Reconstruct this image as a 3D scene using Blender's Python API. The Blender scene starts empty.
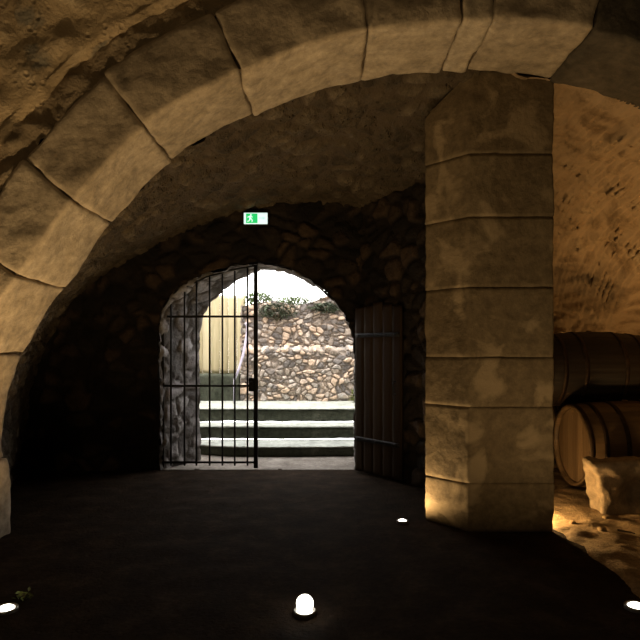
import bpy, bmesh, math, random
from mathutils import Vector, noise, Matrix
random.seed(7)
S = bpy.context.scene
COL = S.collection
PI = math.pi

# ------------------------------------------------------------------ camera, sky, lights, exposure
cd = bpy.data.cameras.new('camera'); cam = bpy.data.objects.new('camera', cd); COL.objects.link(cam)
cam.location = (0, 0, 1.5); cam.rotation_euler = (PI/2, 0, 0)
cd.sensor_width = 36; cd.lens = 31.5; cd.shift_y = 30/640; cd.clip_start = .05
S.camera = cam

w = bpy.data.worlds.new('sky'); S.world = w; w.use_nodes = True
bg = w.node_tree.nodes['Background']
bg.inputs[0].default_value = (1, .98, .955, 1); bg.inputs[1].default_value = 6.5

def lamp(kind, name, loc, power, color, target=None, size=.05, angle=None, blend=.6):
    l = bpy.data.lights.new(name, kind); l.energy = power; l.color = color
    if kind == 'SUN': l.angle = size
    else: l.shadow_soft_size = size
    if kind == 'SPOT': l.spot_size = math.radians(angle); l.spot_blend = blend
    o = bpy.data.objects.new(name, l); COL.objects.link(o); o.location = loc
    if target is not None:
        o.rotation_euler = (Vector(target)-Vector(loc)).to_track_quat('-Z', 'Y').to_euler()
    return o
WARM = (1, .69, .34); ORANGE = (1, .59, .22)
lamp('SUN', 'sun_light', (-.8, 7.3, 10), 3.2, (1, .93, .82), target=(0, 9.3, 0), size=.15)
rl = bpy.data.lights.new('room_fill_light', 'AREA'); rl.energy = 20; rl.color = (1, .70, .36); rl.size = .8  # unseen fill light added behind the camera to lift the arch faces
ro = bpy.data.objects.new('room_fill_light', rl); COL.objects.link(ro); ro.location = (-1.0, -1.6, 3.3); ro.rotation_euler = (Vector((0, 4.2, 2.6))-ro.location).to_track_quat('-Z', 'Y').to_euler()
LP = {}  # ground lights: filled in where the fixtures are built
S.view_settings.view_transform = 'Standard'; S.view_settings.look = 'None'
S.view_settings.exposure = 0.0; S.view_settings.gamma = 1

# ------------------------------------------------------------------ helpers
def smooth(a, b, x):
    t = max(0, min(1, (x-a)/(b-a))); return t*t*(3-2*t)
def lerp(a, b, t): return a+(b-a)*t
def fbm(p, s, o=4): return noise.fractal(Vector(p)*s, 1.0, 2.0, o)

def tagp(o, label=None, cat=None, group=None, kind=None):
    if label: o['label'] = label
    if cat: o['category'] = cat
    if group: o['group'] = group
    if kind: o['kind'] = kind
    return o
def empty(name, loc=(0, 0, 0), rz=0, **k):
    o = bpy.data.objects.new(name, None); COL.objects.link(o); o.location = loc
    o.rotation_euler = (0, 0, rz); o.empty_display_size = .2
    return tagp(o, **k)

class MB:
    def __init__(s): s.v = []; s.f = []; s.tone = []; s.joint = []
    def add(s, vs, fs, tone=0., joint=0.):
        n = len(s.v); s.v += [tuple(x) for x in vs]; s.f += [tuple(i+n for i in f) for f in fs]
        s.tone += tone if isinstance(tone, list) else [tone]*len(vs)
        s.joint += joint if isinstance(joint, list) else [joint]*len(vs)
    def build(s, name, mat, parent=None, flat=False, loc=None, **k):
        me = bpy.data.meshes.new(name); me.from_pydata(s.v, [], s.f)
        a = me.attributes.new('tone', 'FLOAT', 'POINT'); a.data.foreach_set('value', s.tone)
        a = me.attributes.new('joint', 'FLOAT', 'POINT'); a.data.foreach_set('value', s.joint)
        bm = bmesh.new(); bm.from_mesh(me); bmesh.ops.remove_doubles(bm, verts=bm.verts, dist=1e-5)
        if flat != 'open': bmesh.ops.recalc_face_normals(bm, faces=bm.faces)
        bm.to_mesh(me); bm.free()
        if flat is not True:
            me.polygons.foreach_set('use_smooth', [True]*len(me.polygons))
        me.materials.append(mat)
        o = bpy.data.objects.new(name, me); COL.objects.link(o)
        if parent: o.parent = parent
        if loc: o.location = loc
        return tagp(o, **k)
    # surface patch: fn(u,v)->point
    def grid(s, fn, nu, nv, amp=0, rs=0, joint_w=.22, rough=.0, rscale=6, seed=0, center=None):
        P = [[Vector(fn(i/nu, j/nv)) for j in range(nv+1)] for i in range(nu+1)]
        vs = []; tn = []; jt = []
        for i in range(nu+1):
            for j in range(nv+1):
                p = P[i][j]
                a = P[min(nu, i+1)][j]-P[max(0, i-1)][j]; b = P[i][min(nv, j+1)]-P[i][max(0, j-1)]
                n = a.cross(b)
                if n.length > 1e-9: n.normalize()
                if center is not None and n.dot(center-p) < 0: n = -n
                d = 0; t = 0; g = 0
                if rs:
                    q = p+Vector((seed*3.1, 0, seed*1.7)); q = Vector((q.x, q.y, q.z*1.35))
                    q = q + .12*noise.noise_vector(q*2.5)
                    dd, pp = noise.voronoi(q*rs)
                    e = dd[1]-dd[0]; m = smooth(.02, joint_w, e)
                    t = noise.cell(pp[0]*7.3+Vector((.5, .5, .5))) if False else (math.sin(pp[0].x*12.98+pp[0].y*78.2+pp[0].z*37.7)*43758.5) % 1.0
                    d = amp*(m*(.55+.6*t)); g = 1-m
                d += rough*fbm(p+Vector((seed, seed, 0)), rscale)
                vs.append(p+n*d); tn.append(t); jt.append(g)
        fs = [(i*(nv+1)+j, (i+1)*(nv+1)+j, (i+1)*(nv+1)+j+1, i*(nv+1)+j+1) for i in range(nu) for j in range(nv)]
        s.add(vs, fs, tn, jt)
    # rounded block with noise; L = metric size, mp maps local metric point -> world
    def block(s, L, r=.02, step=.05, mp=None, amp=0, sc=5, seed=0, tone=0., bulge=0):
        n = [max(2, int(round(l/step))) for l in L]
        idx = {}; vs = []; fs = []
        def coord(k, i):
            # denser sampling at edges
            t = i/n[k]; return L[k]*t
        mp = mp or (lambda p: p)
        def vert(i, j, k):
            key = (i, j, k)
            if key in idx: return idx[key]
            p = Vector((coord(0, i), coord(1, j), coord(2, k)))
            q = Vector([min(max(p[a], r), L[a]-r) for a in range(3)])
            dl = p-q
            if dl.length > 1e-9: nn = dl.normalized()
            else: nn = Vector((0, 0, 1))
            pp = q+nn*r
            if amp:
                pp = pp+nn*amp*fbm(pp+Vector((seed*1.7, seed*.9, seed*2.3)), sc)
            idx[key] = len(vs); vs.append(Vector(mp(pp))); return idx[key]
        for a in range(3):
            b, c = (a+1) % 3, (a+2) % 3
            for side in (0, n[a]):
                for i in range(n[b]):
                    for j in range(n[c]):
                        def V(x, y):
                            k = [0, 0, 0]; k[a] = side; k[b] = x; k[c] = y; return vert(*k)
                        f = (V(i, j), V(i+1, j), V(i+1, j+1), V(i, j+1))
                        fs.append(f if side else f[::-1])
        s.add(vs, fs, tone)
    def box(s, c, d, rz=0, tone=0.):
        c = Vector(c); R = Matrix.Rotation(rz, 3, 'Z')
        vs = [c+R@Vector((x*d[0]/2, y*d[1]/2, z*d[2]/2)) for x in (-1, 1) for y in (-1, 1) for z in (-1, 1)]
        s.add(vs, [(0, 1, 3, 2), (4, 6, 7, 5), (0, 4, 5, 1), (2, 3, 7, 6), (0, 2, 6, 4), (1, 5, 7, 3)], tone)
    def tube(s, pts, r, n=10, caps=True):
        pts = [Vector(p) for p in pts]; rr = r if isinstance(r, list) else [r]*len(pts)
        vs = []
        for i, p in enumerate(pts):
            t = (pts[min(i+1, len(pts)-1)]-pts[max(i-1, 0)]).normalized()
            u = t.orthogonal().normalized() if i == 0 else (u-t*u.dot(t)).normalized()
            v = t.cross(u)
            vs += [p+rr[i]*(math.cos(a)*u+math.sin(a)*v) for a in [2*PI*k/n for k in range(n)]]
        fs = [(i*n+k, i*n+(k+1) % n, (i+1)*n+(k+1) % n, (i+1)*n+k) for i in range(len(pts)-1) for k in range(n)]
        if caps: fs += [tuple(range(n))[::-1], tuple(range((len(pts)-1)*n, len(pts)*n))]
        s.add(vs, fs)
    def lathe(s, prof, n=48, axis='z', radf=None, closed=False):
        vs = []
        for (r, h) in prof:
            for k in range(n):
                a = 2*PI*k/n; R = r*(radf(a, h) if radf else 1)
                if axis == 'z': vs.append((R*math.cos(a), R*math.sin(a), h))
                else: vs.append((h, R*math.cos(a), R*math.sin(a)))
        m = len(prof)
        fs = [(i*n+k, i*n+(k+1) % n, ((i+1) % m)*n+(k+1) % n, ((i+1) % m)*n+k) for i in range(m if closed else m-1) for k in range(n)]
        s.add(vs, fs)

# ------------------------------------------------------------------ materials
def mat_new(name):
    m = bpy.data.materials.new(name); m.use_nodes = True; nt = m.node_tree
    return m, nt, nt.nodes['Principled BSDF']
def nd(nt, t, **kw):
    n = nt.nodes.new(t)
    for k, v in kw.items():
        if k.startswith('i_'):
            key = k[2:]; n.inputs[int(key) if key.isdigit() else key.replace('_', ' ')].default_value = v
        else: setattr(n, k, v)
    return n
def stone(name, cols, mortar=None, sc=3, bump=.5, bdist=.02, rough=.9, pits=.5, cellw=.5, spots=None, spec=.25):
    m, nt, b = mat_new(name); L = nt.links.new
    tc = nd(nt, 'ShaderNodeTexCoord'); co = tc.outputs['Object']
    n1 = nd(nt, 'ShaderNodeTexNoise', i_Scale=sc, i_Detail=8, i_Roughness=.62); L(co, n1.inputs['Vector'])
    at = nd(nt, 'ShaderNodeAttribute', attribute_name='tone')
    mx = nd(nt, 'ShaderNodeMix', data_type='FLOAT', i_0=cellw); L(n1.outputs['Fac'], mx.inputs[2]); L(at.outputs['Fac'], mx.inputs[3])
    if cellw == 0: src = n1.outputs['Fac']
    else: src = mx.outputs[0]
    cr = nd(nt, 'ShaderNodeValToRGB'); L(src, cr.inputs[0])
    e = cr.color_ramp.elements; e[0].position = .28; e[1].position = .75
    e[0].color = (*cols[0], 1); e[1].color = (*cols[-1], 1)
    for i, c in enumerate(cols[1:-1]):
        x = e.new(.28+.47*(i+1)/(len(cols)-1)); x.color = (*c, 1)
    out = cr.outputs[0]
    # stains / lichen
    n2 = nd(nt, 'ShaderNodeTexNoise', i_Scale=sc*5.5, i_Detail=6, i_Roughness=.7); L(co, n2.inputs['Vector'])
    r2 = nd(nt, 'ShaderNodeMapRange', i_1=.35, i_2=.7, i_3=.65, i_4=1.22); L(n2.outputs['Fac'], r2.inputs[0])
    mm = nd(nt, 'ShaderNodeVectorMath', operation='SCALE'); L(out, mm.inputs[0]); L(r2.outputs[0], mm.inputs['Scale']); out = mm.outputs[0]
    if mortar is not None:
        aj = nd(nt, 'ShaderNodeAttribute', attribute_name='joint')
        mj = nd(nt, 'ShaderNodeMix', data_type='RGBA'); L(aj.outputs['Fac'], mj.inputs[0]); L(out, mj.inputs[6]); mj.inputs[7].default_value = (*mortar, 1)
        out = mj.outputs[2]
    if spots is not None:
        n4 = nd(nt, 'ShaderNodeTexNoise', i_Scale=sc*1.3, i_Detail=5, i_Distortion=.6)
        mp = nd(nt, 'ShaderNodeMapping'); mp.inputs[1].default_value = (5, 9, 3); L(co, mp.inputs[0]); L(mp.outputs[0], n4.inputs['Vector'])
        r4 = nd(nt, 'ShaderNodeMapRange', i_1=spots[1], i_2=spots[1]+.08, i_3=0, i_4=.85); L(n4.outputs['Fac'], r4.inputs[0])
        ms = nd(nt, 'ShaderNodeMix', data_type='RGBA'); L(r4.outputs[0], ms.inputs[0]); L(out, ms.inputs[6]); ms.inputs[7].default_value = (*spots[0], 1)
        out = ms.outputs[2]
    L(out, b.inputs['Base Color']); b.inputs['Roughness'].default_value = rough
    b.inputs['Specular IOR Level'].default_value = spec
    # bump: coarse + pits
    n3 = nd(nt, 'ShaderNodeTexNoise', i_Scale=sc*9, i_Detail=8, i_Roughness=.65); L(co, n3.inputs['Vector'])
    v = nd(nt, 'ShaderNodeTexVoronoi', i_Scale=sc*6, feature='F1'); L(co, v.inputs['Vector'])
    pr = nd(nt, 'ShaderNodeMapRange', i_1=.0, i_2=.35, i_3=-pits, i_4=0); L(v.outputs['Distance'], pr.inputs[0])
    n5 = nd(nt, 'ShaderNodeTexNoise', i_Scale=sc*1.7, i_Detail=4); L(co, n5.inputs['Vector'])
    gt = nd(nt, 'ShaderNodeMapRange', i_1=.5, i_2=.62); L(n5.outputs['Fac'], gt.inputs[0])
    pm = nd(nt, 'ShaderNodeMath', operation='MULTIPLY'); L(pr.outputs[0], pm.inputs[0]); L(gt.outputs[0], pm.inputs[1])
    ad = nd(nt, 'ShaderNodeMath', operation='ADD'); L(n3.outputs['Fac'], ad.inputs[0]); L(pm.outputs[0], ad.inputs[1])
    bp = nd(nt, 'ShaderNodeBump', i_Strength=bump, i_Distance=bdist); L(ad.outputs[0], bp.inputs['Height'])
    L(bp.outputs[0], b.inputs['Normal'])
    return m
def plain(name, col, rough=.5, metal=0, var=.3, sc=20, bump=0):
    m, nt, b = mat_new(name); L = nt.links.new
    tc = nd(nt, 'ShaderNodeTexCoord')
    n = nd(nt, 'ShaderNodeTexNoise', i_Scale=sc, i_Detail=6); L(tc.outputs['Object'], n.inputs['Vector'])
    cr = nd(nt, 'ShaderNodeValToRGB'); L(n.outputs['Fac'], cr.inputs[0])
    cr.color_ramp.elements[0].position = .3; cr.color_ramp.elements[1].position = .7
    cr.color_ramp.elements[0].color = (*[c*(1-var) for c in col], 1); cr.color_ramp.elements[1].color = (*[min(1, c*(1+var)) for c in col], 1)
    L(cr.outputs[0], b.inputs['Base Color']); b.inputs['Roughness'].default_value = rough; b.inputs['Metallic'].default_value = metal
    if bump:
        bp = nd(nt, 'ShaderNodeBump', i_Strength=bump, i_Distance=.01); L(n.outputs['Fac'], bp.inputs['Height']); L(bp.outputs[0], b.inputs['Normal'])
    return m
def wood(name, c0, c1, stretch=(1, 1, .08), rough=.6, sc=30, spec=.3):
    m, nt, b = mat_new(name); L = nt.links.new
    tc = nd(nt, 'ShaderNodeTexCoord'); mp = nd(nt, 'ShaderNodeMapping'); mp.inputs[3].default_value = stretch
    L(tc.outputs['Object'], mp.inputs[0])
    n = nd(nt, 'ShaderNodeTexNoise', i_Scale=sc, i_Detail=8, i_Roughness=.6, i_Distortion=.4); L(mp.outputs[0], n.inputs['Vector'])
    at = nd(nt, 'ShaderNodeAttribute', attribute_name='tone')
    mx = nd(nt, 'ShaderNodeMix', data_type='FLOAT', i_0=.4); L(n.outputs['Fac'], mx.inputs[2]); L(at.outputs['Fac'], mx.inputs[3])
    cr = nd(nt, 'ShaderNodeValToRGB'); L(mx.outputs[0], cr.inputs[0])
    cr.color_ramp.elements[0].position = .2; cr.color_ramp.elements[1].position = .7
    cr.color_ramp.elements[0].color = (*c0, 1); cr.color_ramp.elements[1].color = (*c1, 1)
    L(cr.outputs[0], b.inputs['Base Color']); b.inputs['Roughness'].default_value = rough; b.inputs['Specular IOR Level'].default_value = spec
    bp = nd(nt, 'ShaderNodeBump', i_Strength=.4, i_Distance=.004); L(n.outputs['Fac'], bp.inputs['Height']); L(bp.outputs[0], b.inputs['Normal'])
    return m
def emit(name, col, st):
    m, nt, b = mat_new(name); b.inputs['Base Color'].default_value = (*col, 1)
    b.inputs['Emission Color'].default_value = (*col, 1); b.inputs['Emission Strength'].default_value = st
    return m

M = {}
M['ashlar'] = stone('ashlar_limestone', [(.29, .23, .155), (.42, .335, .23), (.52, .425, .30)], sc=2.2, bump=.45, bdist=.025, cellw=.35, pits=.25)
M['ashlar_shaded'] = stone('shaded_ashlar', [(.05, .042, .03), (.085, .07, .05), (.13, .108, .08)], sc=2.2, bump=.5, bdist=.025, cellw=.3, pits=.3)  # limestone darkened: shade on the right of the arch put into the colour
M['pillar'] = stone('pillar_sandstone', [(.135, .097, .054), (.165, .122, .07), (.22, .166, .098)], sc=2.0, bump=.5, bdist=.025, cellw=.3, pits=.3, spots=((.28, .21, .125), .54))
M['rubble'] = stone('rubble_masonry', [(.14, .10, .06), (.26, .195, .12), (.38, .30, .19)], mortar=(.22, .165, .10), sc=3, bump=.9, bdist=.035, pits=.9, cellw=.35)
M['spandrel'] = stone('rough_spandrel', [(.32, .23, .13), (.47, .35, .21), (.58, .45, .28)], mortar=(.38, .28, .16), sc=2.6, bump=.7, bdist=.04, pits=1, cellw=.3, spots=((.17, .155, .12), .60))
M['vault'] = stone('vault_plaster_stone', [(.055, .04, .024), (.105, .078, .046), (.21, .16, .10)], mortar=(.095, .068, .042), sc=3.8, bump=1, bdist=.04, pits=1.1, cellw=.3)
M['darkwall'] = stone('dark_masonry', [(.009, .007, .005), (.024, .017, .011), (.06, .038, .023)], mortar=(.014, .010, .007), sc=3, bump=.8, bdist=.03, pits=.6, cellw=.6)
M['warmwall'] = stone('warm_bay_masonry', [(.22, .145, .08), (.36, .25, .14), (.50, .38, .24)], mortar=(.38, .27, .16), sc=3, bump=.6, bdist=.03, pits=.5, cellw=.35)
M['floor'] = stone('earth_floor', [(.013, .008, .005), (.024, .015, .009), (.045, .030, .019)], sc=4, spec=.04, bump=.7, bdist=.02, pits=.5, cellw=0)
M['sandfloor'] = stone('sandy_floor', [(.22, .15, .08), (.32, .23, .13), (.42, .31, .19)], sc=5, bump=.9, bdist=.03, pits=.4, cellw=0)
M['threshold'] = stone('threshold_stone', [(.12, .10, .085), (.2, .175, .15), (.3, .27, .24)], sc=4, bump=.6, cellw=0)
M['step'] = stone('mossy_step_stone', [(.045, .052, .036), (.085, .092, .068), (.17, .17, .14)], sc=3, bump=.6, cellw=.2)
M['tread'] = stone('skylit_tread_stone', [(.28, .30, .27), (.42, .44, .40), (.54, .55, .52)], sc=3, bump=.4, cellw=.2)  # paler than the risers: sky light on the step tops put into colour
M['garden'] = stone('garden_wall_stone', [(.22, .20, .19), (.46, .38, .31), (.55, .51, .48), (.72, .55, .42)], mortar=(.34, .29, .25), spots=((.66, .54, .45), .585), sc=3, bump=.6, cellw=.8)
M['reveal'] = stone('passage_stone', [(.13, .12, .115), (.24, .22, .21), (.38, .36, .36)], mortar=(.08, .07, .06), sc=3, bump=.8, cellw=.5)
M['iron'] = plain('wrought_iron', (.012, .011, .010), .55, .6, .4, 30, .3)
M['hoop'] = plain('rusty_hoop_iron', (.03, .018, .01), .65, .7, .5, 18, .4)
M['steel'] = plain('brushed_ring', (.25, .24, .22), .35, .9, .2, 40)
M['plank'] = wood('weathered_plank', (.016, .0095, .005), (.042, .026, .014), spec=.08)
M['barrel'] = wood('barrel_oak', (.05, .031, .016), (.13, .085, .045), stretch=(.08, 1, 1), rough=.5)
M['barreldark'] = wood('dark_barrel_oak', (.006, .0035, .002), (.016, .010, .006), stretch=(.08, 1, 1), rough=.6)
M['head'] = wood('barrel_head_oak', (.10, .065, .035), (.22, .15, .085), stretch=(1, 1, .08), rough=.5)
M['beam'] = wood('cradle_beam', (.05, .03, .015), (.12, .075, .04), stretch=(.1, 1, 1))
M['fence'] = wood('pale_boards', (.42, .36, .2), (.72, .64, .42), stretch=(1, 1, .08))
M['leaf'] = plain('leaf_green', (.07, .11, .03), .6, 0, .5, 9)
M['leafdark'] = plain('creeper_green', (.05, .065, .035), .7, 0, .5, 9)
M['leafy'] = plain('yellow_leaf', (.16, .2, .04), .6, 0, .4, 9)
M['stem'] = plain('stem', (.08, .06, .03), .8)
M['rail'] = plain('painted_rail', (.5, .47, .6), .4, 0, .05)
M['black'] = plain('black_housing', (.02, .02, .02), .5, 0, .1)
M['lens'] = emit('lamp_glass', (1, .95, .82), 9)
M['lenswarm'] = emit('lamp_glass_warm', (1, .75, .4), 9)
M['signwhite'] = emit('sign_white', (.74, .93, .92), 1.0)
M['signgreen'] = emit('sign_green', (.02, .62, .16), .9)
M['cement'] = plain('cement', (.15, .115, .07), .9, 0, .3, 12)

# ------------------------------------------------------------------ arch curve (in the x,z plane), symmetric about the keystone
YN, YF = 3.87, 4.60
half = [(-2.55, -.05), (-2.55, .45), (-2.6, .72), (-2.56, 1.06), (-2.46, 1.40), (-2.29, 1.73), (-2.0, 2.13), (-1.71, 2.54), (-1.215, 3.05),
        (-.657, 3.37), (-.12, 3.60), (.337, 3.72), (.74, 3.765), (1.09, 3.775)]
full = half+[(2.18-x, z) for x, z in half[-2::-1]]
def catmull(P, n=10):
    out = []
    for i in range(len(P)-1):
        p0 = Vector(P[max(0, i-1)]); p1 = Vector(P[i]); p2 = Vector(P[i+1]); p3 = Vector(P[min(len(P)-1, i+2)])
        for k in range(n):
            t = k/n
            out.append(.5*((2*p1)+(p2-p0)*t+(2*p0-5*p1+4*p2-p3)*t*t+(-p0+3*p1-3*p2+p3)*t**3))
    out.append(Vector(P[-1])); return out
class Curve:
    def __init__(s, P, n=10):
        s.p = catmull(P, n); s.l = [0]
        for a, b in zip(s.p, s.p[1:]): s.l.append(s.l[-1]+(b-a).length)
        s.L = s.l[-1]
    def at(s, x):
        import bisect
        x = max(0, min(s.L, x)); i = min(len(s.p)-2, max(0, bisect.bisect_right(s.l, x)-1))
        t = (x-s.l[i])/max(1e-9, s.l[i+1]-s.l[i]); return s.p[i].lerp(s.p[i+1], t)
    def nrm(s, x, e=.12):
        d = (s.at(x+e)-s.at(x-e)).normalized(); return Vector((-d.y, d.x))
    def find_x(s, X, lo=0, hi=None):
        best = min(range(len(s.p)), key=lambda i: abs(s.p[i].x-X) + (0 if lo <= s.l[i] <= (hi or s.L) else 99)); return s.l[best]
    def nearest(s, q):
        q = Vector(q); return s.l[min(range(len(s.p)), key=lambda i: (s.p[i]-q).length)]
arch = Curve(full)

# ------------------------------------------------------------------ setting: shell
def slab(name, c, d, mat, **k):
    b = MB(); b.box(c, d); return b.build(name, mat, flat=True, kind='structure', **k)
b = MB()
def floor_fn(u, v):
    x = lerp(-4.5, 5.8, u); y = lerp(-3.2, 7.05, v); return (x, y, 0)
b.grid(floor_fn, 260, 260, rough=.012, rscale=3)
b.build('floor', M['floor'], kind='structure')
# sandy floor of the barrel bay
b = MB()
def sand_fn(u, v):
    x = lerp(1.5, 5.2, u); y = lerp(3.2, 7.7, v)
    e = min(smooth(1.88, 2.05, x) if y < 4.9 else 1, smooth(3.2, 3.7, y))  # sand cut off along the pillar's shadow line; dark earth stands for shade
    return (x, y, -.03+.046*e+.004*math.sin(u*9))
b.grid(sand_fn, 130, 150, rough=.018, rscale=5)
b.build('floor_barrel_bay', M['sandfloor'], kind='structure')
slab('wall_rear', (.6, -3.3, 2.5), (10.6, .2, 5.4), M['vault'])
slab('wall_left', (-4.55, 2.2, 2.5), (.2, 11, 5.4), M['vault'])
slab('wall_right', (5.75, 2.2, 2.5), (.2, 11, 5.4), M['vault'])
slab('ceiling', (.6, 2.2, 5.2), (10.6, 11, .2), M['vault'])

# spandrel wall over the arch: rough masonry leaning forward as the near vault springs
RV = .46     # voussoir height
b = MB()
def span_fn(u, v):
    s_ = u*arch.L; p = arch.at(s_); n = arch.nrm(s_, .35)
    d = RV+.10+v*2.7
    yy = YN-.07-.64*v**1.3 if v > .02 else YN+.10
    return (p.x+n.x*d, yy, p.y+n.y*d)
b.grid(span_fn, 420, 130, amp=.022, rs=4.0, joint_w=.5, rough=.034, rscale=4.5, center=Vector((1, -20, 1)))
b.build('wall_arch_spandrel', M['spandrel'], kind='structure')
# core behind the voussoirs (mortar and rubble fill between extrados and the spandrel)
b = MB()
def core_fn(u, v):
    s_ = u*arch.L; p = arch.at(s_); n = arch.nrm(s_, .3); d = RV-.03+v*.24
    return (p.x+n.x*d, YN+.015, p.y+n.y*d)
b.grid(core_fn, 420, 14, amp=.03, rs=5, joint_w=.45, rough=.03, rscale=6, center=Vector((1, -20, 1)))
def core2(u, v):   # closes the depth of the wall above the ring
    s_ = u*arch.L; p = arch.at(s_); n = arch.nrm(s_, .3); d = .03
    return (p.x+n.x*d, lerp(YN+.02, YF-.01, v), p.y+n.y*d)
b.grid(core2, 200, 4)
b.build('wall_arch_core', M['rubble'], kind='structure')

# ------------------------------------------------------------------ the arch: separate voussoirs
A = empty('stone_arch', (-2.55, 4.2, 0), label='large round arch of big pale limestone blocks spanning the cellar in front', cat='arch')
A_off = Vector((2.55, -4.2, 0))
jp = [(-2.55, -.05), (-2.58, .62), (-2.45, 1.47), (-2.12, 2.0), (-1.71, 2.54), (-1.215, 3.05), (-.526, 3.45), (.337, 3.72), (.98, 3.775), (1.2, 3.775), (1.87, 3.70), (2.62, 3.40)]
js = [arch.nearest(q) for q in jp]
last = js[-1]
while last < arch.L-.3:
    last = min(arch.L, last+.72); js.append(last)
js[0] = 0; js[-1] = arch.L
for i in range(len(js)-1):
    a0, a1 = js[i], js[i+1]; g = .003
    rnd = random.Random(i*5+1); dz = rnd.uniform(-.012, .012); dy = rnd.uniform(-.02, .015)
    tilt0 = rnd.uniform(-.03, .03)
    Lx = a1-a0-2*g; D = YF-YN
    Hh = RV+(.10 if i == 8 else rnd.uniform(-.05, .03))
    def mp(p, a0=a0, dz=dz, dy=dy, Lx=Lx):
        s_ = a0+g+p.x; q = arch.at(s_); n = arch.nrm(s_)
        h = p.z+dz
        # chords of the block spread outward
        return Vector((q.x+n.x*h, YN+dy+p.y, q.y+n.y*h))+A_off
    b = MB(); b.block((Lx, D-dy, Hh), r=.022, step=.028, mp=mp, amp=.022, sc=3.5, seed=i, tone=rnd.choice([.2, .5, .6, .75]) if i != 8 else .95)
    b.build('voussoir', M['ashlar_shaded'] if i == 10 else M['ashlar'], A,
            label={8: 'narrow pale keystone', 10: 'block right of the pillar head, darkened for the shade there'}.get(i))

# ------------------------------------------------------------------ inner vault behind the arch
back = [(-3.82, -.05), (-3.8, .3), (-3.65, 1.1), (-3.36, 1.81), (-2.78, 2.44), (-2.0, 2.85), (-1.16, 3.19), (-.2, 3.34), (.6, 3.25), (1.6, 3.05)]
front = [(-2.60, -.05), (-2.6, .45), (-2.64, .75), (-2.59, 1.1), (-2.48, 1.45), (-2.31, 1.78), (-2.03, 2.18), (-1.73, 2.58), (-1.23, 3.09), (-.66, 3.42), (-.12, 3.64), (.337, 3.77), (.74, 3.81), (1.3, 3.82)]
cb = Curve(back); cf = Curve(front)
b = MB()
def vault_fn(u, v):
    p = cf.at(u*cf.L); q = cb.at(u*cb.L); t = v
    bow = math.sin(PI*v)*.0
    k = v**.8
    return (lerp(p.x, q.x, k), lerp(YF-.03, 7.15, v), lerp(p.y, q.y, k))
b.grid(vault_fn, 330, 130, amp=.035, rs=5.5, joint_w=.3, rough=.035, rscale=4, center=Vector((-.5, 5.5, 1)))
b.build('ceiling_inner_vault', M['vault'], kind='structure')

# back wall with gate opening
op_f = [(-2.0, -.05), (-2.0, .8), (-2.01, 1.75), (-1.9, 2.12), (-1.62, 2.36), (-1.19, 2.52), (-.69, 2.59), (-.25, 2.46), (.125, 2.18), (.35, 1.88), (.45, 1.55), (.46, .7), (.46, -.05)]
op_b = [(-1.70, -.05), (-1.71, .8), (-1.70, 1.75), (-1.62, 2.06), (-1.36, 2.36), (-1.1, 2.52), (-.80, 2.66), (-.40, 2.58), (.08, 2.33), (.40, 2.0), (.50, 1.6), (.52, .7), (.52, -.05)]
op_b = [(x*7.6/7.9, 1.5+(z-1.5)*7.6/7.9 if z > .5 else z) for x, z in op_b]
cof = Curve(op_f); cob = Curve(op_b)
def outer_pt(q):
    c = Vector((-.75, .9)); d = (q-c)
    ts = []
    if d.x < -1e-6: ts.append((-4.5-c.x)/d.x)
    if d.x > 1e-6: ts.append((2.1-c.x)/d.x)
    if d.y > 1e-6: ts.append((5.1-c.y)/d.y)
    if d.y < -1e-6: ts.append((-.06-c.y)/d.y)
    return c+d*min(ts)
b = MB()
def bw_fn(u, v):
    q = cof.at(u*cof.L); o = outer_pt(q)
    if q.y < .9 and abs(q.y+.05) > 1e-3:
        o = Vector((-4.5 if q.x < 0 else 2.1, q.y))
    elif q.y <= 0: o = Vector((-4.5 if q.x < 0 else 2.1, q.y))
    p = q.lerp(o, v); return (p.x, 7.0, p.y)
b.grid(bw_fn, 300, 110, amp=.06, rs=4.2, joint_w=.25, rough=.03, rscale=4, center=Vector((0, -20, 1)))
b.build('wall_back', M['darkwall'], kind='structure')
b = MB()
def pas_fn(u, v):
    q = cof.at(u*cof.L); o = cob.at(u*cob.L); p = q.lerp(o, v); return (p.x, lerp(6.97, 7.6, v), p.y)
b.grid(pas_fn, 200, 40, amp=.03, rs=4.5, joint_w=.22, rough=.025, rscale=5, center=Vector((-.6, 7.4, 1)))
b.build('wall_gate_passage', M['reveal'], kind='structure')
b = MB()
def ow_fn(u, v):
    q = cob.at(u*cob.L); o = outer_pt(q)
    if q.y < .9: o = Vector((-4.5 if q.x < 0 else 2.1, q.y))
    p = q.lerp(o, v); return (p.x, 7.6, p.y)
b.grid(ow_fn, 160, 50, amp=.06, rs=4.2, rough=.03, rscale=4, center=Vector((0, 40, 1)))
b.build('wall_outer_face', M['garden'], kind='structure')
slab('wall_bay_rear', (3.85, 7.8, 2.5), (4.0, .16, 5.4), M['cement'])
slab('wall_above_passage', (.6, 7.3, 5.0), (10.6, .75, .6), M['cement'])
# oblique right-hand wall from the gate jamb to the pillar
path = Curve([(.47, 7.05), (.78, 6.62), (1.07, 6.22), (1.2, 5.9), (1.22, 5.4), (1.2, 4.95)], 8)
b = MB()
b.grid(lambda u, v: (path.at(u*path.L).x, path.at(u*path.L).y, lerp(-.05, 3.9, v)), 110, 150, amp=.06, rs=4, joint_w=.25, rough=.02, center=Vector((-2, 5, 1)))
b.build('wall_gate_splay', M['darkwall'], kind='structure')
slab('wall_between_bays', (1.48, 6.35, 1.95), (.36, 2.9, 4.0), M['darkwall'])

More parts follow.
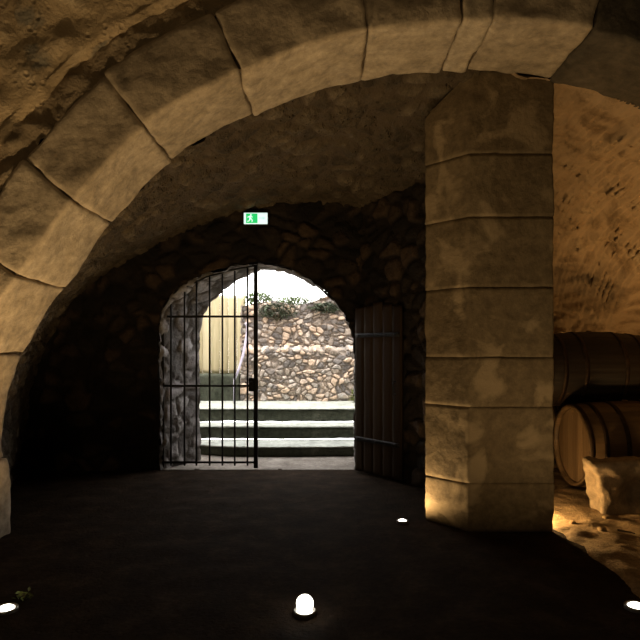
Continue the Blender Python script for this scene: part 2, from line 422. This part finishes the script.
# barrel bay: vault and far wall
def bay_fn(u, v):
    x = lerp(1.45, 5.3, u); q = arch.at(arch.find_x(min(x, 4.2), arch.L*.5, arch.L))
    h = max(q.y+.05, 2.7); a = v*PI/2; e = .55
    return (x, YF-.04+3.02*max(0, math.sin(a))**e, h*max(0, math.cos(a))**e-.03)
b = MB()
b.grid(bay_fn, 200, 260, amp=.03, rs=3.6, joint_w=.45, rough=.06, rscale=2.6, center=Vector((2.8, 5.5, .8)))
b.build('wall_barrel_bay', M['warmwall'], kind='structure')
b = MB()
b.grid(lambda u, v: (4.85, lerp(4.5, 7.7, u), lerp(-.05, 3.4, v)), 60, 60, amp=.05, rs=4, rough=.05, center=Vector((3, 6, 1)))
b.build('wall_bay_right', M['warmwall'], kind='structure')

# ------------------------------------------------------------------ pillar
plan = [(.925, 4.93), (1.225, 4.615), (1.926, 4.615), (1.895, 4.74), (1.70, 4.88), (1.2, 5.02)]
PC = Vector((1.42, 4.8))
Pl = empty('stone_pillar', (PC.x, PC.y, 0), label='stout squared stone pillar of large worn blocks carrying the vaults', cat='pillar')
# course heights from the floor, with vertical joint positions on the front face (0..1) per course
courses = [(0, .40), (.40, 1.03), (1.03, 1.44), (1.44, 2.02), (2.02, 2.60), (2.60, 3.12), (3.12, 3.9)]
def dens(pl, st):
    out = []
    for i in range(len(pl)):
        a = Vector(pl[i]); c = Vector(pl[(i+1) % len(pl)]); n = max(1, int((c-a).length/st))
        for k in range(n):
            t = k/n
            out.append((a.lerp(c, t), min(t, 1-t)*(c-a).length))
    return out
ring = dens(plan, .016)
for ci, (z0, z1) in enumerate(courses):
    rnd = random.Random(ci+40); off = rnd.uniform(-.001, .002)
    b = MB(); nz = max(3, int((z1-z0)/.03)); n = len(ring); vs = []; tn = []
    for k in range(nz+1):
        z = lerp(z0+.0015, z1-.0015, k/nz); e = min(z-z0, z1-z)
        inset = .003*(1-smooth(0, .03, e)) 
        top = smooth(3.5, 3.85, z)
        for (q, de) in ring:
            dr = (q-PC).normalized(); r_ = off-inset-.003*(1-smooth(0, .03, de))+.011*fbm((q.x, q.y, z+ci*3), 3.2)+.006*fbm((q.x, q.y, z), 14)
            p = q+dr*r_
            if top > 0 and p.x < 1.25: p = p.lerp(Vector((1.25, 4.64)), top*.95)
            vs.append((p.x-PC.x, p.y-PC.y, z))
            t = (ci*.37+(.35 if q.x > 1.55 + .12*math.sin(ci*2.1) else 0)) % 1
            tn.append(.15+.6*t)
    fs = [(k*n+i, k*n+(i+1) % n, (k+1)*n+(i+1) % n, (k+1)*n+i) for k in range(nz) for i in range(n)]
    fs += [tuple(range(n))[::-1], tuple(range(nz*n, nz*n+n))]
    b.add(vs, fs, tn)
    b.build('pillar_course', M['pillar'], Pl)
b = MB()   # mortar core seen in the joints
vs = [((Vector(p)-PC)*.92) for p in plan]; n = len(vs)
b.add([(v.x, v.y, 0) for v in vs]+[(v.x, v.y, 3.6) for v in vs], [(i, (i+1) % n, n+(i+1) % n, n+i) for i in range(n)]+[tuple(range(n)), tuple(range(n, 2*n))])
b.build('mortar_core', M['cement'], Pl, flat=True)

# ------------------------------------------------------------------ iron gate leaf
G = empty('iron_gate', (-2.0, 7.06, 0), label='black iron gate leaf of vertical bars closing the left half of the archway', cat='gate')
def topz(x): return cof.at(cof.find_x(x, 1.2, cof.L-1.2)).y
GX0, GX1, GY = -1.97, -.805, 7.03
def P(x, z): return (x+2.0, GY-7.06, z)
for x, r in ((GX0, .016), (GX1, .026)):
    b = MB(); t = topz(x)-.02 if x > -1.9 else 1.85
    b.block((r*2, r*1.6, t-.02), r=.004, step=.1, mp=lambda p, x=x, r=r: Vector(P(x-r+p.x, .02+p.z))+Vector((0, p.y-r, 0)))
    b.build('gate_stile', M['iron'], G)
for x in (-1.87, -1.70, -1.55, -1.385, -1.225, -1.07, -.91):
    b = MB(); b.tube([P(x, .05+(topz(x)-.1)*k/8) for k in range(9)], .0118, 8); b.build('gate_bar', M['iron'], G)
for z in (1.92, 1.05, .09):
    b = MB(); b.block((GX1-GX0-(.05 if z > 1.9 else 0), .012, .028), r=.003, step=.1, mp=lambda p, z=z: Vector(P(GX0+p.x+(.05 if z > 1.9 else 0), z-.014+p.z))+Vector((0, -.006+p.y, 0)))
    b.build('gate_rail', M['iron'], G)
b = MB(); xs = [lerp(-1.95, GX1, k/20) for k in range(21)]
b.tube([P(x, topz(x)-.035) for x in xs], .012, 8); b.build('gate_top_rail', M['iron'], G)
b = MB(); b.block((.12, .035, .17), r=.006, step=.04, mp=lambda p: Vector(P(GX1-.09+p.x, .98+p.z))+Vector((0, -.02+p.y, 0)))
lk = b.build('gate_lock', M['iron'], G)
b = MB(); b.tube([P(GX1-.04, 1.1), (P(GX1-.04, 1.1)[0], -.08, 1.1), (P(GX1-.04, 1.1)[0]-.09, -.085, 1.1)], .007, 8)
b.build('gate_handle', M['iron'], lk)
for z in (.35, 1.6):
    b = MB(); b.tube([P(-2.0, z-.04), P(-2.0, z+.04)], .02, 10); b.build('gate_hinge', M['iron'], G)

# ------------------------------------------------------------------ plank door folded against the splayed wall
dA = Vector((.44, 6.88)); dB = Vector((.93, 6.27)); dd = (dB-dA); dl = dd.length; ang = math.atan2(dd.y, dd.x)
D = empty('plank_door', (dA.x, dA.y, 0), ang, label='dark weathered wooden door leaf folded open right of the archway', cat='door')
npk = 5
for i in range(npk):
    wd = dl/npk; rnd = random.Random(i)
    h = 2.02-.02*abs(i-2)+rnd.uniform(-.01, .01)
    b = MB(); b.block((wd-.012, .035, h), r=.006, step=.04, mp=lambda p, i=i, wd=wd: Vector((i*wd+.006+p.x, -.02+p.y, .03+p.z)), amp=.004, sc=8, seed=i, tone=rnd.random())
    b.build('plank', M['plank'], D)
for z in (.4, 1.65):
    b = MB(); b.block((dl-.05, .012, .05), r=.003, step=.06, mp=lambda p, z=z: Vector((.02+p.x, -.034+p.y, z+p.z))); st = b.build('hinge_strap', M['iron'], D)
    for k in range(5):
        b = MB(); b.block((.022, .012, .022), r=.005, step=.006, mp=lambda p, z=z, k=k: Vector((.07+k*.15+p.x, -.042+p.y, z+.014+p.z))); b.build('rivet', M['iron'], st)
b = MB(); b.tube([(dl-.09, -.03, 1.0), (dl-.09, -.07, 1.0), (dl-.09, -.07, 1.14), (dl-.09, -.03, 1.14)], .008, 8); b.build('door_handle', M['iron'], D)

# ------------------------------------------------------------------ exit sign
E = empty('exit_sign', (-.79, 6.88, 3.035), label='lit green and white emergency exit sign above the gate archway', cat='sign')
b = MB(); b.block((.335, .05, .18), r=.008, step=.02, mp=lambda p: p+Vector((-.1675, 0, 0))); b.build('sign_housing', M['black'], E)
b = MB(); b.block((.31, .008, .155), r=.003, step=.03, mp=lambda p: p+Vector((-.155, -.006, .0125))); b.build('sign_panel', M['signwhite'], E)
def poly(mb, pts, y0, y1):
    n = len(pts); mb.add([(x, y0, z) for x, z in pts]+[(x, y1, z) for x, z in pts], [tuple(range(n)), tuple(range(n, 2*n))[::-1]]+[(i, (i+1) % n, n+(i+1) % n, n+i) for i in range(n)])
b = MB(); poly(b, [(-.125, .025), (.025, .025), (.025, .155), (-.125, .155)], -.0095, -.006); pg = b.build('pictogram_field', M['signgreen'], E, flat=True, label='green field')
b = MB()   # running figure and doorway
Y0, Y1 = -.0125, -.0095
poly(b, [(-.062+.011*math.cos(a), .136+.011*math.sin(a)) for a in [k*PI/6 for k in range(12)]], Y0, Y1)
poly(b, [(-.085, .122), (-.062, .122), (-.055, .085), (-.078, .078)], Y0, Y1)
poly(b, [(-.085, .122), (-.108, .105), (-.104, .097), (-.08, .11)], Y0, Y1)
poly(b, [(-.066, .118), (-.04, .1), (-.036, .108), (-.058, .124)], Y0, Y1)
poly(b, [(-.07, .085), (-.055, .085), (-.036, .066), (-.044, .038), (-.053, .04), (-.05, .064)], Y0, Y1)
poly(b, [(-.078, .084), (-.066, .08), (-.08, .05), (-.108, .042), (-.11, .052), (-.088, .06)], Y0, Y1)
b.build('running_figure', M['signwhite'], E, flat=True, label='white running figure')
b = MB(); poly(b, [(.045, .085), (.09, .085), (.09, .065), (.13, .092), (.09, .12), (.09, .1), (.045, .1)], -.0095, -.006)
arrow_m = emit('sign_pale', (.5, .8, .76), .9)
b.build('arrow', arrow_m, E, flat=True, label='pale arrow')

E.scale = (.94, 1, .9)
# ------------------------------------------------------------------ ground lights
def ground_light(x, y, label, lens, r=.05, dome=.6, group='recessed floor spotlights', tilt=0):
    o = empty('floor_light', (x, y, .01), label=label, cat='light', group=None)
    b = MB(); b.lathe([(r*1.05, .0), (r*1.05, .012), (r*1.35, .016), (r*1.45, .010), (r*1.45, -.03), (r*1.05, -.03)], 32, closed=True); b.build('light_ring', M['steel'], o)
    b = MB(); b.lathe([(r*math.cos(a), r*dome*math.sin(a)+.004) for a in [k*PI/2/8 for k in range(8)]]+[(.0005, r*dome+.004)], 32); b.build('light_lens', lens, o)
    return o
o = ground_light(-.086, 3.18, 'glowing white globe floor light in the middle of the dark floor', M['lens'], r=.045, dome=.3)
b = MB(); b.lathe([(max(.0005, .049*math.sin(k*PI/16)), .05-.049*math.cos(k*PI/16)) for k in range(17)], 32); b.build('light_globe', M['lens'], o)
ground_light(-1.80, 3.21, 'floor light at the foot of the arch on the far left', M['lens'], r=.045, dome=.5)
ground_light(1.83, 3.24, 'floor light at the bottom right corner of the view', M['lens'], r=.045, dome=.5)
ground_light(.715, 4.86, 'floor light just left of the pillar foot', M['lens'], r=.035, dome=.5)
ground_light(1.87, 4.97, 'warm floor light tucked behind the right side of the pillar', M['lenswarm'], r=.03, dome=.5)
ground_light(4.4, 6.45, 'warm floor light beyond the right ends of the barrels', M['lenswarm'], r=.04, dome=.5)
ground_light(3.35, 4.5, 'warm floor light in the barrel bay in front of the stone block', M['lenswarm'], r=.04, dome=.5)
lamp('SPOT', 'floor_light_beam', (-1.80, 3.21, .06), 200, WARM, target=(-1.9, 3.8, 3.0), size=.04, angle=155, blend=1)
lamp('SPOT', 'floor_light_beam', (1.83, 3.24, .06), 60, WARM, target=(1.5, 4.1, 2.6), size=.04, angle=150, blend=1)
lamp('SPOT', 'floor_light_beam', (-.086, 3.18, .11), 55, WARM, target=(-.1, 3.9, 3.4), size=.04, angle=120, blend=1)
lamp('SPOT', 'floor_light_beam', (.715, 4.86, .05), 40, WARM, target=(1.3, 5.05, 3.0), size=.03, angle=172, blend=1)
lamp('POINT', 'floor_light_glow', (1.87, 4.97, .10), 44, ORANGE, size=.03)
lamp('SPOT', 'floor_light_beam', (3.35, 4.5, .07), 105, ORANGE, target=(4.3, 5.9, 3.2), size=.05, angle=96, blend=1)
lamp('SPOT', 'floor_light_beam', (4.4, 6.45, .09), 60, ORANGE, target=(4.2, 6.6, 3.2), size=.04, angle=150, blend=1)

# ------------------------------------------------------------------ barrels
def barrel(name, loc, length, rh, rb, wood_m, label, rz=0):
    o = empty(name, loc, rz, label=label, cat='barrel')
    N = 26*6; ns = 26
    def rad(a, h):
        t = (a/(2*PI)*ns) % 1; e = min(t, 1-t); return 1-.012*(1-smooth(0, .12, e))
    prof = []
    for k in range(25):
        t = -1+2*k/24; prof.append((rb-(rb-rh)*t*t, t*length/2))
    inner = [(rh-.03, length/2), (rh-.035, length/2-.045)]
    prof2 = [(rh-.035, -length/2+.045), (rh-.03, -length/2)]+prof+inner
    b = MB(); b.lathe(prof2, N, 'x', rad)
    o_ = b.build('staves', wood_m, o)
    tn = [0.0]*len(o_.data.vertices)
    for v in o_.data.vertices:
        a = math.atan2(v.co.z, v.co.y) % (2*PI); tn[v.index] = (math.sin(int(a/(2*PI)*ns+.001)*91.7)*437.5) % 1
    o_.data.attributes['tone'].data.foreach_set('value', tn)
    for sgn in (-1, 1):
        b = MB(); npl = 7; R = rh-.036
        for i in range(npl):
            y0 = -R+2*R*i/npl+.002; y1 = -R+2*R*(i+1)/npl-.002
            pts = []
            for k in range(9):
                y = lerp(y0, y1, k/8); pts.append((y, math.sqrt(max(0, R*R-y*y))))
            loop = pts+[(y, -z) for y, z in reversed(pts)]
            n = len(loop); xx = sgn*(length/2-.05)
            b.add([(xx, y, z) for y, z in loop]+[(xx-sgn*.02, y, z) for y, z in loop], [tuple(range(n)), tuple(range(n, 2*n))[::-1]]+[(j, (j+1) % n, n+(j+1) % n, n+j) for j in range(n)], tone=random.random())
        b.build('barrel_head', M['head'] if wood_m is M['barrel'] else wood_m, o, flat=True)
    for t in (-.96, -.72, -.36, .36, .72, .96):
        r0 = lambda tt: rb-(rb-rh)*tt*tt
        wv = .045/length
        b = MB(); b.lathe([(r0(t-wv)+.001, (t-wv)*length/2), (r0(t-wv)+.006, (t-wv)*length/2), (r0(t+wv)+.006, (t+wv)*length/2), (r0(t+wv)+.001, (t+wv)*length/2)], 64, 'x', closed=True)
        b.build('hoop', M['hoop'], o)
    b = MB(); b.lathe([(.0005, rb+.012), (.028, rb+.012), (.032, rb-.01)], 20, 'z'); b.build('bung', M['head'], o)
    return o
R1 = .47
barrel('wine_barrel', (3.22, 5.92, .50), 1.16, .42, .46, M['barrel'], 'brown wine barrel lying on its side behind the stone block, lowest in front', .02)
barrel('wine_barrel', (3.2, 6.92, .50), 1.16, .42, .46, M['barrel'], 'wine barrel lying at the back of the bay behind the front barrel', -.02)
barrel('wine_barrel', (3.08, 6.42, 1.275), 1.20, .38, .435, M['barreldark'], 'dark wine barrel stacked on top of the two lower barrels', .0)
for x, lab in ((2.9, 'squared timber bearer under the left ends of the lower barrels'), (3.55, 'squared timber bearer under the right ends of the lower barrels')):
    b = MB(); b.block((.09, 2.0, .025), r=.006, step=.05, mp=lambda p, x=x: p+Vector((x-.045, 5.42, .015)), amp=.004); b.build('timber_bearer', M['beam'], label=lab, cat='beam')

# ------------------------------------------------------------------ stone block (old capital) by the barrels
def cap_mp(p):
    # p in (0..L); taper toward the base, hollow in the front
    x, y, z = p.x/.72, p.y/.3, p.z/.48
    k = lerp(.84, 1.0, smooth(0, .9, z))
    X = (x-.5)*.72*k; Yv = (y-.5)*.3*k
    if y < .35:
        d = math.exp(-((x-.55)/.22)**2-((z-.42)/.3)**2); Yv += .14*d*(1-y/.35)
    n = .05*fbm((X+4, Yv, z), 3.1)
    return Vector((X+n, Yv+n*.6, p.z+(.02*fbm((X, Yv, 2), 4) if z > .8 else 0)))
b = MB(); b.block((.72, .3, .48), r=.025, step=.025, mp=cap_mp, amp=.02, sc=5)
b.build('stone_block', M['ashlar'], loc=(2.84, 5.16, .01), label='broken pale stone block standing on sandy floor before the barrels', cat='stone block')
for i, (x, y, s_) in enumerate([(2.28, 4.55, .035), (2.50, 4.92, .025), (2.15, 4.78, .02), (2.42, 4.45, .018)]):
    b = MB(); b.block((s_*2, s_*1.6, s_), r=s_*.45, step=s_*.3, amp=s_*.4, sc=20, seed=i)
    b.build('pebble', M['spandrel'], loc=(x, y, .012), label=['largest loose pebble on the lit sand right of the pillar', 'loose pebble nearest the stone block', 'small loose pebble close to the pillar foot', 'smallest loose pebble at the front edge of the sand'][i], cat='stone', group='loose pebbles on the sand')

# ------------------------------------------------------------------ outdoors
slab('floor_threshold', (-.7, 7.75, -.045), (6, 1.5, .1), M['threshold'])
steps = [(7.87, .15, 'lowest mossy stone step outside the gate'), (8.5, .346, 'middle mossy stone step outside the gate'), (9.04, .56, 'topmost mossy stone step below the rubble wall')]
for i, (y, z, lab) in enumerate(steps):
    z0 = 0 if i == 0 else steps[i-1][1]
    dpt = (steps[i+1][0]-.03-y) if i < 2 else 1.34
    b = MB()
    def mp(p, y=y, z0=z0, i=i):
        bow = -.45*smooth(1.9, .2, p.x)-.03*math.sin(p.x*2) if i == 0 else .02*math.sin(p.x*3)
        return Vector((-3.0+p.x, y-bow*max(0, 1-p.y/.7)+p.y, z0+p.z))
    th = .022; o = empty('stone_step', (-.6, y, z0), label=lab, cat='step', group='stone steps outside the gate'); back_ = Vector((.6, -y, -z0))
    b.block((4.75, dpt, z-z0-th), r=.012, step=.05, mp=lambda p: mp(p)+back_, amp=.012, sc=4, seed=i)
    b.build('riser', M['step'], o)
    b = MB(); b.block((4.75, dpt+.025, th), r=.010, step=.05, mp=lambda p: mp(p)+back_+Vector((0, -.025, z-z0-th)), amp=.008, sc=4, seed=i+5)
    b.build('tread', M['tread'], o, label='tread with the sky light in its pale colour')
W = MB()
def gw_fn(u, v):
    x = lerp(-1.47, 2.6, u)
    zt = 2.36+.12*math.exp(-((x-.2)/.5)**2)+.05*math.sin(x*5)
    z = lerp(.47, zt, v); ledge = .14*smooth(1.50, 1.56, z)
    return (x, 10.4+ledge, z)
W.grid(gw_fn, 300, 160, amp=.05, rs=8.2, joint_w=.18, rough=.02, center=Vector((0, 0, 1)))
W.grid(lambda u, v: (lerp(-1.47, 2.6, u), lerp(10.5, 11.0, v), 2.36+.12*math.exp(-((lerp(-1.47, 2.6, u)-.2)/.5)**2)+.05*math.sin(lerp(-1.47, 2.6, u)*5)), 60, 10, rough=.02)
W.grid(lambda u, v: (-1.45, lerp(10.41, 11.0, u), lerp(.47, 2.34, v)), 20, 60, amp=.04, rs=6, center=Vector((-9, 9, 1)))
W.build('rubble_garden_wall', M['garden'], label='sunlit rubble stone wall behind the steps seen through the archway', cat='wall')
b = MB(); b.block((1.8, .75, .54), r=.03, step=.05, mp=lambda p: p+Vector((-3.3, 10.39, .50)), amp=.03, sc=4)
b.build('stone_ledge', M['step'], label='low mossy stone ledge left of the rubble wall', cat='ledge')
F = empty('board_fence', (-2.3, 10.75, 1.05), label='pale yellow upright board fence standing on the stone ledge', cat='fence')
for i in range(10):
    rnd = random.Random(i+3)
    b = MB(); b.block((.163, .03, 1.5+rnd.uniform(-.03, .03)), r=.005, step=.08, mp=lambda p, i=i: p+Vector((-.78+i*.165, 0, 0)), tone=rnd.random()); b.build('board', M['fence'], F)
for z in (.25, 1.05):
    b = MB(); b.block((1.5, .04, .08), r=.005, step=.1, mp=lambda p, z=z: p+Vector((-.8, .03, z))); b.build('fence_rail', M['fence'], F)
H = empty('handrail', (-1.30, 9.65, .565), label='pale lilac painted handrail sloping up beside the garden steps', cat='handrail')
b = MB(); b.tube([(-.19, .1, .42), (-.12, .15, .60), (-.06, .25, .85), (.0, .35, 1.25), (-.01, .4, 1.38), (-.04, .4, 1.42)], .022, 10); b.build('rail', M['rail'], H)
b = MB(); b.tube([(-.19, .1, .0), (-.19, .1, .42)], .018, 10); b.build('rail_post', M['rail'], H)
b = MB(); b.tube([(-.0, .37, .0), (.0, .37, 1.25)], .014, 10); b.build('rail_post', M['rail'], H)
slab('floor_upper_terrace', (-1, 18.1, 2.1), (16, 14, .2), M['step'])
slab('wall_garden_left', (-3.5, 9.6, 1.5), (.3, 3.9, 3.0), M['garden'])
slab('wall_garden_right', (1.95, 9.0, 1.3), (.3, 2.6, 2.6), M['garden'])

def leaves(mb, pts, size, rnd, droop=.3):
    for p in pts:
        s_ = size*rnd.uniform(.6, 1.3); a = rnd.uniform(0, 2*PI); t = rnd.uniform(-.9, .9)
        d = Vector((math.cos(a), math.sin(a), t-droop)).normalized(); u = d.orthogonal().normalized(); u.rotate(Matrix.Rotation(rnd.uniform(0, 6), 3, d))
        nn = d.cross(u)
        mb.add([p, p+d*s_*.5+u*s_*.28+nn*s_*.05, p+d*s_, p+d*s_*.5-u*s_*.28+nn*s_*.05, p+d*s_*.5-nn*s_*.04], [(0, 1, 4), (1, 2, 4), (2, 3, 4), (3, 0, 4)])
def shrub(name, c, rad, n, size, label, mat, stem_h=0, cat='plant'):
    rnd = random.Random(hash(label) % 1000 if False else len(label)*7+n)
    o = empty(name, c, label=label, cat=cat); b = MB(); pts = []
    for i in range(n):
        d = Vector((rnd.gauss(0, 1), rnd.gauss(0, 1), rnd.gauss(0, 1))).normalized(); k = rnd.uniform(.55, 1)
        k *= 1+.35*noise.noise(d*2.2+Vector(c))
        pts.append(Vector((d.x*rad[0]*k, d.y*rad[1]*k, rad[2]+d.z*rad[2]*k)))
    leaves(b, pts, size, rnd); b.build('foliage', mat, o, flat='open')
    b = MB()
    for i in range(6):
        a = i*1.05; e = Vector((math.cos(a)*rad[0]*.6, math.sin(a)*rad[1]*.6, rad[2]*1.4)); b.tube([(0, 0, -.02), e*.5+Vector((0, 0, .02)), e], [.012, .008, .004], 6)
    b.build('stem', M['stem'], o)
    return o
for i, (x, rx, rz, lab) in enumerate([(-1.05, .34, .16, 'leafy green bush on the wall top nearest the fence'), (-.45, .4, .12, 'low trailing green bush on the wall top left of its crest'),
                                 (.25, .42, .10, 'low green tuft growing on the crest of the rubble wall'), (.85, .4, .16, 'bushy green growth on the wall top right of its crest'), (1.5, .45, .22, 'tall green bush at the right end of the wall top')]):
    shrub('garden_bush', (x*1.08, 10.75, 2.31), (rx, .2, rz), 700, .055, lab, M['leaf'], cat='bush')
for x, z, rx, rz, lab in ((-.75, 1.98, .4, .17, 'dark creeper hanging down the wall face beside the gate stile'), (.1, 2.12, .3, .10, 'thin dark creeper hanging over the middle of the wall'), (.85, 1.92, .32, .22, 'dark creeper hanging down the right part of the wall face')):
    shrub('wall_creeper', (x*1.08, 10.47, z+.08), (rx, .07, rz), 650, .05, lab, M['leafdark'], cat='creeper')
shrub('garden_weed', (.63, 10.0, .565), (.09, .09, .12), 120, .05, 'bright green weed growing at the right end of the topmost step', M['leafy'])
shrub('floor_weed', (-1.78, 3.36, .0), (.05, .04, .025), 40, .03, 'small yellow green weed beside the far left floor light', M['leafy'])
